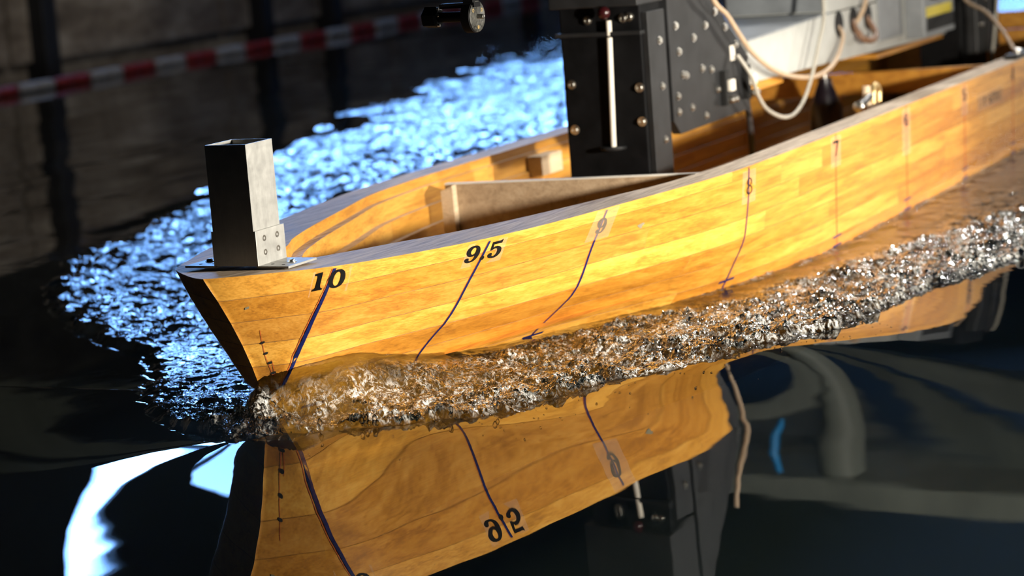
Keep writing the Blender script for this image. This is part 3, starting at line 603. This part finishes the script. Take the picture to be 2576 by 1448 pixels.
MB().rev(-ax*.088, -ax, [(0, .018), (.004, .023), (.032, .023), (.036, .018)], 6).build('nut', M['black_metal'], dm)
for dz in (-.016, .004, .018): MB().rev(-ax*.088 + Vector((0, 0, dz)) + side*(-.010), ax, [(0, .003), (.005, .003)], 10).build('grub_screw', M['steel'], dm)
MB().box((-.02, -.006, .020), (.01, .075, .030)).box((-.018, -.002, .028), (.012, .02, .26)).build('hanger', M['black_metal'], dm)
# carriage girder overhead (seen mirrored in the calm water)
car = tag(empty('towing_carriage', (4.5, .3, 1.55)), 'dark towing carriage girder spanning the tank above the model', 'carriage')
M['car_grey'] = plain('carriage_grey', (.17, .19, .17), .6, 0, 4, .3)
MB().box((1.9, -3.2, -.1), (2.1, 6.5, .10)).box((2.6, -3.2, .35), (2.66, 6.5, .45)).build('girder', M['car_grey'], car)
def cw(p): return (p[0]-4.5, p[1]-.3, p[2]-1.55)
MB().tube(spline([cw(q) for q in ((3.6, .36, 1.07), (3.6, .34, 1.0), (3.6, .30, .93), (3.6, .16, .84), (3.6, -.01, .90), (3.6, -.08, 1.0), (3.6, -.10, 1.07))]), .075, 16).build('duct', M['car_grey'], car, auto=60)
MB().tube(spline([cw(q) for q in ((3.45, .24, .85), (3.45, .16, .89), (3.45, .10, .97), (3.46, .08, 1.03))]), .013, 10).build('blue_hose', plain('blue_hose', (.02, .30, .75), .4), car, auto=60)
MB().box(cw((3.5, -3.2, 1.06)), cw((3.72, .7, 1.13))).build('cross_beam', M['car_grey'], car)
MB().box((-2.83, -.62, -.42), (-2.5, -.30, .9)).box((-2.9, -3, .9), (-2.4, 6, 1.2)).build('hanger_frame', M['black_metal'], car)
# ------------------------------------------------------------------ water
def vnoise(x, y, seed):
    """2d gradient noise, about -1..1"""
    xi = np.floor(x).astype(np.int64); yi = np.floor(y).astype(np.int64); xf = x - xi; yf = y - yi
    def gr(ix, iy):
        h = (ix * 374761393 + iy * 668265263 + seed * 974711) & 0x7fffffff
        h = ((h ^ (h >> 13)) * 1274126177) & 0x7fffffff; a = ((h ^ (h >> 16)) & 0xffff) / 65536.0 * 2*np.pi
        return np.cos(a), np.sin(a)
    u = xf*xf*xf*(xf*(xf*6-15)+10); w = yf*yf*yf*(yf*(yf*6-15)+10)
    def dot(ix, iy, fx, fy): gx, gy = gr(ix, iy); return gx*fx + gy*fy
    a = dot(xi, yi, xf, yf); b = dot(xi+1, yi, xf-1, yf); c = dot(xi, yi+1, xf, yf-1); d = dot(xi+1, yi+1, xf-1, yf-1)
    return ((a*(1-u) + b*u)*(1-w) + (c*(1-u) + d*u)*w) * 1.5
def sstep(a, b, x): t_ = np.clip((x-a)/(b-a), 0, 1); return t_*t_*(3-2*t_)
def seg(a, b, step, grow=1.0):
    out = [a]
    while out[-1] < b: out.append(out[-1] + step); step *= grow
    return out
gx = list(-np.array(seg(.315, 5.0, .008, 1.06))[::-1]) + seg(-.31, 1.25, .0042) + seg(1.256, 3.0, .0075) + seg(3.01, 4.6, .012) + seg(4.62, 9, .026) + seg(9.04, 30, .06, 1.012) + [45, 59.9]
gy = list(-np.array(seg(1.22, 6.8, .012, 1.10))[::-1]) + seg(-1.216, -.10, .0042) + seg(-.094, .4, .007) + seg(.41, 2.2, .0125) + seg(2.215, 4.5, .022) + seg(4.53, 7.19, .045)
gx = np.unique(np.round(gx, 5)); gy = np.unique(np.round(gy, 5))
X, Y = np.meshgrid(gx, gy, indexing='ij')
yl = np.clip(X, -.2, 6.6)
HBW = np.where((X > -.06) & (X < 6.6), hb(yl, np.full_like(yl, .04)), 0.0)
zcr = pchip([-.20, -.12, -.05, .03, .12, .22, .32, .5, .74, 1.1, 1.4, 2, 4, 8], [.02, .115, .142, .145, .135, .112, .090, .062, .042, .036, .035, .031, .030, .02])
HBC = np.where((X > -.12) & (X < 6.6), hb(np.clip(X, -.12, 6.6), zcr(np.clip(X, -.2, 8)) - .004), 0.0)
ywn = CLY - HBC; ywf = CLY + HBW
yout_n = pchip([-.252, -.245, -.198, -.166, -.131, -.048, .101, .266, .417, .559, .668, .926, 1.467, 1.768, 2.007, 2.6, 4, 7, 30], [-.158, -.175, -.223, -.294, -.363, -.493, -.593, -.631, -.718, -.841, -.891, -.983, -1.006, -1.072, -1.14, -1.30, -1.7, -2.5, -7])
yout_f = pchip([-.252, -.245, -.20, -.146, -.037, .06, .193, .40, .64, .81, 1.22, 1.7, 2.79, 3.2, 4.38, 6.2, 7.63, 9.2, 13.2, 30], [-.158, -.14, -.055, .032, .164, .25, .36, .48, .65, .91, 1.33, 1.71, 2.08, 2.2, 2.55, 3.15, 3.45, 3.85, 5.2, 9])
rag = .022*vnoise(X*14, Y*14, 3) + .012*vnoise(X*34, Y*34, 4) + .005*vnoise(X*80, Y*80, 5)
cap = np.where(X < -.252, (X + .252)*1.0, 9.0); sn0 = np.minimum(Y - yout_n(X), cap); sn = sn0 + rag; sf = np.minimum(yout_f(X) - Y, cap) + rag*2.2*np.clip(.3 + X*.4, .3, 1.6) + np.clip((X - .8)/3, 0, 1.6)*(.20*vnoise(X*1.1, Y*2.6, 81) + .13*vnoise(X*2.6, Y*6, 82) + .07*vnoise(X*6, Y*12, 83))
nearside = Y < CLY + .02
zc = zcr
hf = pchip([-.26, -.15, 0, .1, .3, .5, .7, .9, 1.1, 1.4, 2, 4, 8], [.032, .046, .048, .042, .033, .033, .047, .049, .034, .017, .013, .010, .006])
# distance share from the hull (0 at the hull, 1 at the front)
Dn = np.maximum(ywn - yout_n(X), .03); qn = np.clip((ywn - Y)/Dn, 0, 1.3)
Df = np.maximum(yout_f(X) - ywf, .03); qf = np.clip((Y - ywf)/Df, 0, 1.3)
q = np.where(nearside, qn, qf); s = np.where(nearside, sn, sf)
ahead = X < -.112
q = np.where(ahead, np.clip(1 - np.minimum(sn, sf)/.055, 0, 1.2), q); s = np.where(ahead, np.minimum(sn, sf), s)
front = sstep(-.003, .026, s)
rise = (1 - q); rise = np.clip(rise, 0, 1)
dn = np.maximum(ywn - Y, 0); dst = np.hypot(np.minimum(X + .10, 0)*1.0, Y - CLY)
dd = np.where(ahead, np.maximum(dst - .01, 0), np.where(nearside, dn, (Y - ywf)*1.4))
dd = np.maximum(dd, 0); Ls = np.interp(X, [-.1, .05, .15, .3, .6, 1.2], [.045, .045, .065, .085, .11, .16])
base = front*hf(X) + front*(zc(np.maximum(X, -.11)) - hf(X))*np.exp(-np.power(dd/Ls, 1.15))
base = base*np.interp((Y - CLY), [-.01, .02, .08], [1, .75, 1])*np.where(nearside, 1, np.interp(X, [-.12, -.05, .1, .6, 1.5, 4, 12], [.9, .55, .32, .35, .6, .55, .35]))
# turbulence masks
foam_n = sstep(-.006, .016, s)*np.where(ahead, 1, sstep(np.interp(X, [.05, .25], [-.002, .012]), np.interp(X, [0, .3, .8, 1.3], [.03, .09, .17, .20]), np.where(nearside, dn, .2)))*np.interp(X, [-.2, -.1, .0, .8, 1.3, 2, 3.5], [.7, .85, 1, 1, .95, .9, .7])
r2 = (CLY - HBW - Y)/np.maximum(CLY - HBW - yout_n(X), .05); bowm = sstep(.16, .06, X)*(X > -.27)
foam_n = foam_n*(1 - bowm) + bowm*sstep(-.006, .016, s)*np.where(ahead, sstep(.0, .05, dst), sstep(.01, .05, dn))*nearside
stem_f = sstep(.0, .05, s)*np.where(nearside, 0, 1)*np.interp(X, [-.26, .0, .18, .5], [.9, .8, .5, 0])*np.interp(Y, [.0, .25, .6], [1, .8, 0])
foam_n = np.maximum(foam_n*np.where(nearside, 1, 0), stem_f)
# further aft the breaking crest splits from the hull: smooth trough beside the hull
yb = pchip([1.0, 1.238, 1.5, 1.9, 2.345, 2.77, 4], [-.46, -.545, -.66, -.76, -.86, -.955, -1.2])
trough = sstep(1.0, 1.5, X)*sstep(.0, .07, Y - yb(X)); foam_n *= (1 - .72*trough)
edge_n = np.where(nearside, np.exp(-((ywn - Y)/.02)**2), 0)*sstep(.9, 1.6, X)
foam_f = sstep(.0, .08, s)*np.where(nearside, 0, 1)*np.interp(X, [-.2, 0, .5, 2, 6, 14, 30], [1, 1, .95, .9, .8, .55, .3])
far_gap = np.exp(-(((X - .72)/.30)**2 + ((Y - .48)/.16)**2)); foam_f *= (1 - .75*far_gap)
def ridged(x, y, seed): return 1 - 2*np.abs(vnoise(x, y, seed))
wx = X + .012*vnoise(X*16, Y*16, 21); wy = Y + .012*vnoise(X*16, Y*16, 22)
tn = (.0085*vnoise(wx*13, wy*15, 31) + .0070*vnoise(wx*27, wy*30, 32) + .0042*ridged(wx*45, wy*50, 33) + .0026*ridged(wx*85, wy*92, 34) + .0011*vnoise(wx*150, wy*160, 35))
lump = .5 + .9*np.clip(vnoise(X*7, Y*9, 61) + .35, 0, 1)
tf = (.014*vnoise(wx*4.2, wy*5.5, 41) + .0105*vnoise(wx*9, wy*12, 42) + .0060*ridged(wx*19, wy*24, 43) + .0026*vnoise(wx*40, wy*46, 44))
damp = np.interp(X, [0, 3, 6, 12], [1, 1, .75, .3])
ripple = sstep(-.30, .0, s)*.00008*vnoise(X*22 + Y*6, Y*30, 51)*np.where(nearside, .55, .6) + .00006*vnoise(X*9, Y*12, 52) + .0006*vnoise(X*1.4, Y*1.8, 53)
far_calm = sstep(.9, 2.6, Y)*(1 - np.clip(foam_f, 0, 1))*(.0065*vnoise(X*.55, Y*1.5, 54) + .0022*vnoise(X*1.4, Y*3.6, 55))
Z = base + foam_n*tn*lump*1.6 + foam_f*tf*damp*np.interp(X, [0, 1.2, 3], [.75, 1.0, 1.35]) + edge_n*.004*vnoise(X*60, Y*60, 36) + ripple*(1 - np.clip(foam_n + foam_f, 0, 1)) + far_calm
smooth_face = np.where(nearside, sstep(.09, .02, dn), 0)*sstep(.02, .08, s)
Z += smooth_face*(.0035*vnoise(wx*9, wy*22, 37) + .0012*vnoise(wx*26, wy*60, 38))
# swell of calm water just outside the near front
FP = [(.20, .37, .002, .2), (.08, .27, .006, .2), (-.037, .164, .014, .2), (-.146, .032, .022, .24), (-.215, -.075, .030, .26), (-.25, -.16, .036, .27), (-.198, -.223, .040, .27), (-.166, -.294, .040, .27), (-.131, -.363, .040, .27), (-.048, -.493, .036, .26), (.101, -.593, .028, .25), (.266, -.631, .024, .25),
      (.417, -.718, .026, .28), (.559, -.841, .038, .34), (.668, -.891, .042, .37), (.926, -.983, .030, .38), (1.20, -.998, .016, .35), (1.467, -1.006, .007, .32), (1.768, -1.072, .003, .3), (2.007, -1.14, .001, .3)]
FP = np.array(FP); cum = np.concatenate([[0], np.cumsum(np.hypot(np.diff(FP[:, 0]), np.diff(FP[:, 1])))]); tt_ = np.linspace(0, cum[-1], 320)
fx, fy, fA, fL = [pchip(cum, FP[:, k_])(tt_) for k_ in range(4)]
for _ in range(12):
    for ar in (fx, fy, fA, fL): ar[1:-1] = .25*ar[:-2] + .5*ar[1:-1] + .25*ar[2:]
outm = (np.minimum(sn0, np.minimum(yout_f(X) - Y, cap)) < 0)
reg = (X > -1.7) & (X < 2.3) & (Y > -2.4) & (Y < .9) & (s < .03) & (np.where(X > .3, Y < 0, True)); px_, py_ = X[reg], Y[reg]
keep = np.zeros(px_.shape); aA = np.zeros(px_.shape); aL = np.zeros(px_.shape); eps = .035     # smooth distance to the front line
d0 = np.full(px_.shape, 9.0)
for a_ in range(0, len(fx), 4): d0 = np.minimum(d0, np.hypot(px_-fx[a_], py_-fy[a_]))
for a_ in range(len(fx)):
    w_ = np.exp(-(np.hypot(px_-fx[a_], py_-fy[a_]) - d0)/eps); keep += w_; aA += w_*fA[a_]; aL += w_*fL[a_]
swA = aA/keep; swL = aL/keep; best = np.maximum(d0 - eps*np.log(keep) + eps*math.log(2*eps/(cum[-1]/319)), 0)
sw = np.zeros_like(Z); sw[reg] = swA*np.where(outm[reg], np.exp(-best/swL), 1.0); Z += sw*(1 - front)
# sideways throw of the breaking crest
XX = X + foam_n*.006*vnoise(X*40, Y*40, 71); YY = Y + foam_n*.006*vnoise(X*40, Y*40, 72)
inside = np.where((X > -.02) & (X < 6.58), HBW - np.interp(X, [-.02, .3, 1], [.012, .03, .06]), -1)
keepv = np.abs(Y - CLY) > inside
nx_, ny_ = X.shape; idx = np.arange(nx_*ny_).reshape(nx_, ny_)
quads = np.stack([idx[:-1, :-1], idx[1:, :-1], idx[1:, 1:], idx[:-1, 1:]], -1).reshape(-1, 4)
quads = quads[keepv.reshape(-1)[quads].any(1)]
used = np.unique(quads); remap = -np.ones(nx_*ny_, int); remap[used] = np.arange(len(used)); quads = remap[quads]
co = np.stack([XX, YY, Z], -1).reshape(-1, 3)[used]
me = bpy.data.meshes.new('tank_water'); me.vertices.add(len(co)); me.vertices.foreach_set('co', co.ravel().astype(np.float32))
me.loops.add(quads.size); me.loops.foreach_set('vertex_index', quads.ravel().astype(np.int32))
me.polygons.add(len(quads)); me.polygons.foreach_set('loop_start', np.arange(0, quads.size, 4, dtype=np.int32)); me.polygons.foreach_set('use_smooth', np.ones(len(quads), bool)); me.update(calc_edges=True)
at = me.attributes.new('froth', 'FLOAT', 'POINT'); at.data.foreach_set('value', np.clip(foam_n + edge_n*.6, 0, 1).reshape(-1)[used].astype(np.float32))
at = me.attributes.new('chop', 'FLOAT', 'POINT'); at.data.foreach_set('value', foam_f.reshape(-1)[used].astype(np.float32))
t = NT('tank_water'); t.n.remove(t.bsdf)
geo = t.node('ShaderNodeNewGeometry'); fr_ = t.node('ShaderNodeAttribute', attribute_name='froth'); ch_ = t.node('ShaderNodeAttribute', attribute_name='chop')
nz1 = t.noise(geo.outputs['Position'], 46, 3, .62); nz2 = t.noise(geo.outputs['Position'], 30, 2, .6)
hgt = t.math('ADD', t.math('MULTIPLY', t.math('MULTIPLY', nz1, fr_.outputs['Fac']), .0150), t.math('MULTIPLY', t.math('MULTIPLY', nz2, ch_.outputs['Fac']), .0055))
bp = t.node('ShaderNodeBump', i_Strength=1.0, i_Distance=1.0); t.link(hgt, bp.inputs['Height']); NRM = bp.outputs[0]
gl = t.node('ShaderNodeBsdfGlossy', i_Roughness=.012); gl.inputs['Color'].default_value = (1, 1, 1, 1); t.link(NRM, gl.inputs['Normal'])
rf = t.node('ShaderNodeBsdfRefraction', i_Roughness=.01, i_IOR=1.33); rf.inputs['Color'].default_value = (.86, .90, .84, 1); t.link(NRM, rf.inputs['Normal'])
tr = t.node('ShaderNodeBsdfTransparent'); tr.inputs['Color'].default_value = (.86, .90, .84, 1)
df = t.node('ShaderNodeBsdfDiffuse'); df.inputs['Color'].default_value = (.86, .85, .81, 1); t.link(NRM, df.inputs['Normal'])
m1 = t.node('ShaderNodeMixShader', i_0=.45); t.link(rf.outputs[0], m1.inputs[1]); t.link(tr.outputs[0], m1.inputs[2])
bub = t.ramp(t.noise(t.mapping(geo.outputs['Position'], (1, 1.3, .6)), 75, 4, .72, .8), [(.47, (0, 0, 0)), (.64, (1, 1, 1))])
bub = t.math('MULTIPLY', bub, t.ramp(t.noise(geo.outputs['Position'], 11, 1, .6), [(.36, (.15,)*3), (.60, (1, 1, 1))]))
m2 = t.node('ShaderNodeMixShader'); t.link(t.math('MULTIPLY', t.math('MULTIPLY', bub, fr_.outputs['Fac']), .75), m2.inputs[0]); t.link(m1.outputs[0], m2.inputs[1]); t.link(df.outputs[0], m2.inputs[2])
fn = t.node('ShaderNodeFresnel', i_IOR=1.34); t.link(NRM, fn.inputs['Normal'])
m3 = t.node('ShaderNodeMixShader'); t.link(fn.outputs[0], m3.inputs[0]); t.link(m2.outputs[0], m3.inputs[1]); t.link(gl.outputs[0], m3.inputs[2])
t.link(m3.outputs[0], t.out.inputs['Surface']); M['water'] = t.mat
wat = newobj('tank_water', me, None, (M['water'],))
tag(wat, 'dark tank water with the breaking bow wave thrown up by the model', 'water', kind='stuff')
print('water verts', len(co))

# drops and drips torn off the breaking front
def blob(mb, c, r, st=(1, 1, 1)):
    bm = bmesh.new(); bmesh.ops.create_icosphere(bm, subdivisions=2, radius=1)
    ph = random.random()*6
    for v_ in bm.verts:
        n_ = v_.co.copy(); w_ = 1 + .16*math.sin(5*n_.x + ph) + .12*math.sin(6*n_.z + ph*2); v_.co = Vector((n_.x*st[0], n_.y*st[1], n_.z*st[2]))*(r*w_) + Vector(c)
    bm.verts.index_update(); mb.add([v_.co[:] for v_ in bm.verts], [[v_.index for v_ in f_.verts] for f_ in bm.faces]); bm.free()
sp = MB()
for k in range(150):
    x_ = random.uniform(-.24, 1.3); y_ = float(yout_n(x_)) + random.gauss(.02, .05); z_ = abs(random.gauss(.0, .035)) + .03
    blob(sp, (x_, y_, z_), random.choice((.0010, .0014, .0018, .0024)), (random.uniform(.8, 2.2), 1, random.uniform(.7, 1.3)))
for (x_, y_) in ((-.128, -.368), (-.118, -.386), (-.112, -.396), (-.124, -.376), (-.168, -.292), (-.03, -.512), (.05, -.57)):
    for q_ in range(2): blob(sp, (x_ + random.gauss(0, .004), y_ - .006 + random.gauss(0, .003), .056 - q_*.008), .0052 - q_*.001, (.7, .9, 1.6))
ws = NT('water_drops'); M['drops'] = ws.set(Base_Color=(1, 1, 1), Roughness=.0, IOR=1.33, Transmission_Weight=1.0)
tag(sp.build('spray_drops', M['drops'], None, smooth=True), 'clear drops and drips torn off the front of the bow wave', 'spray', kind='stuff')
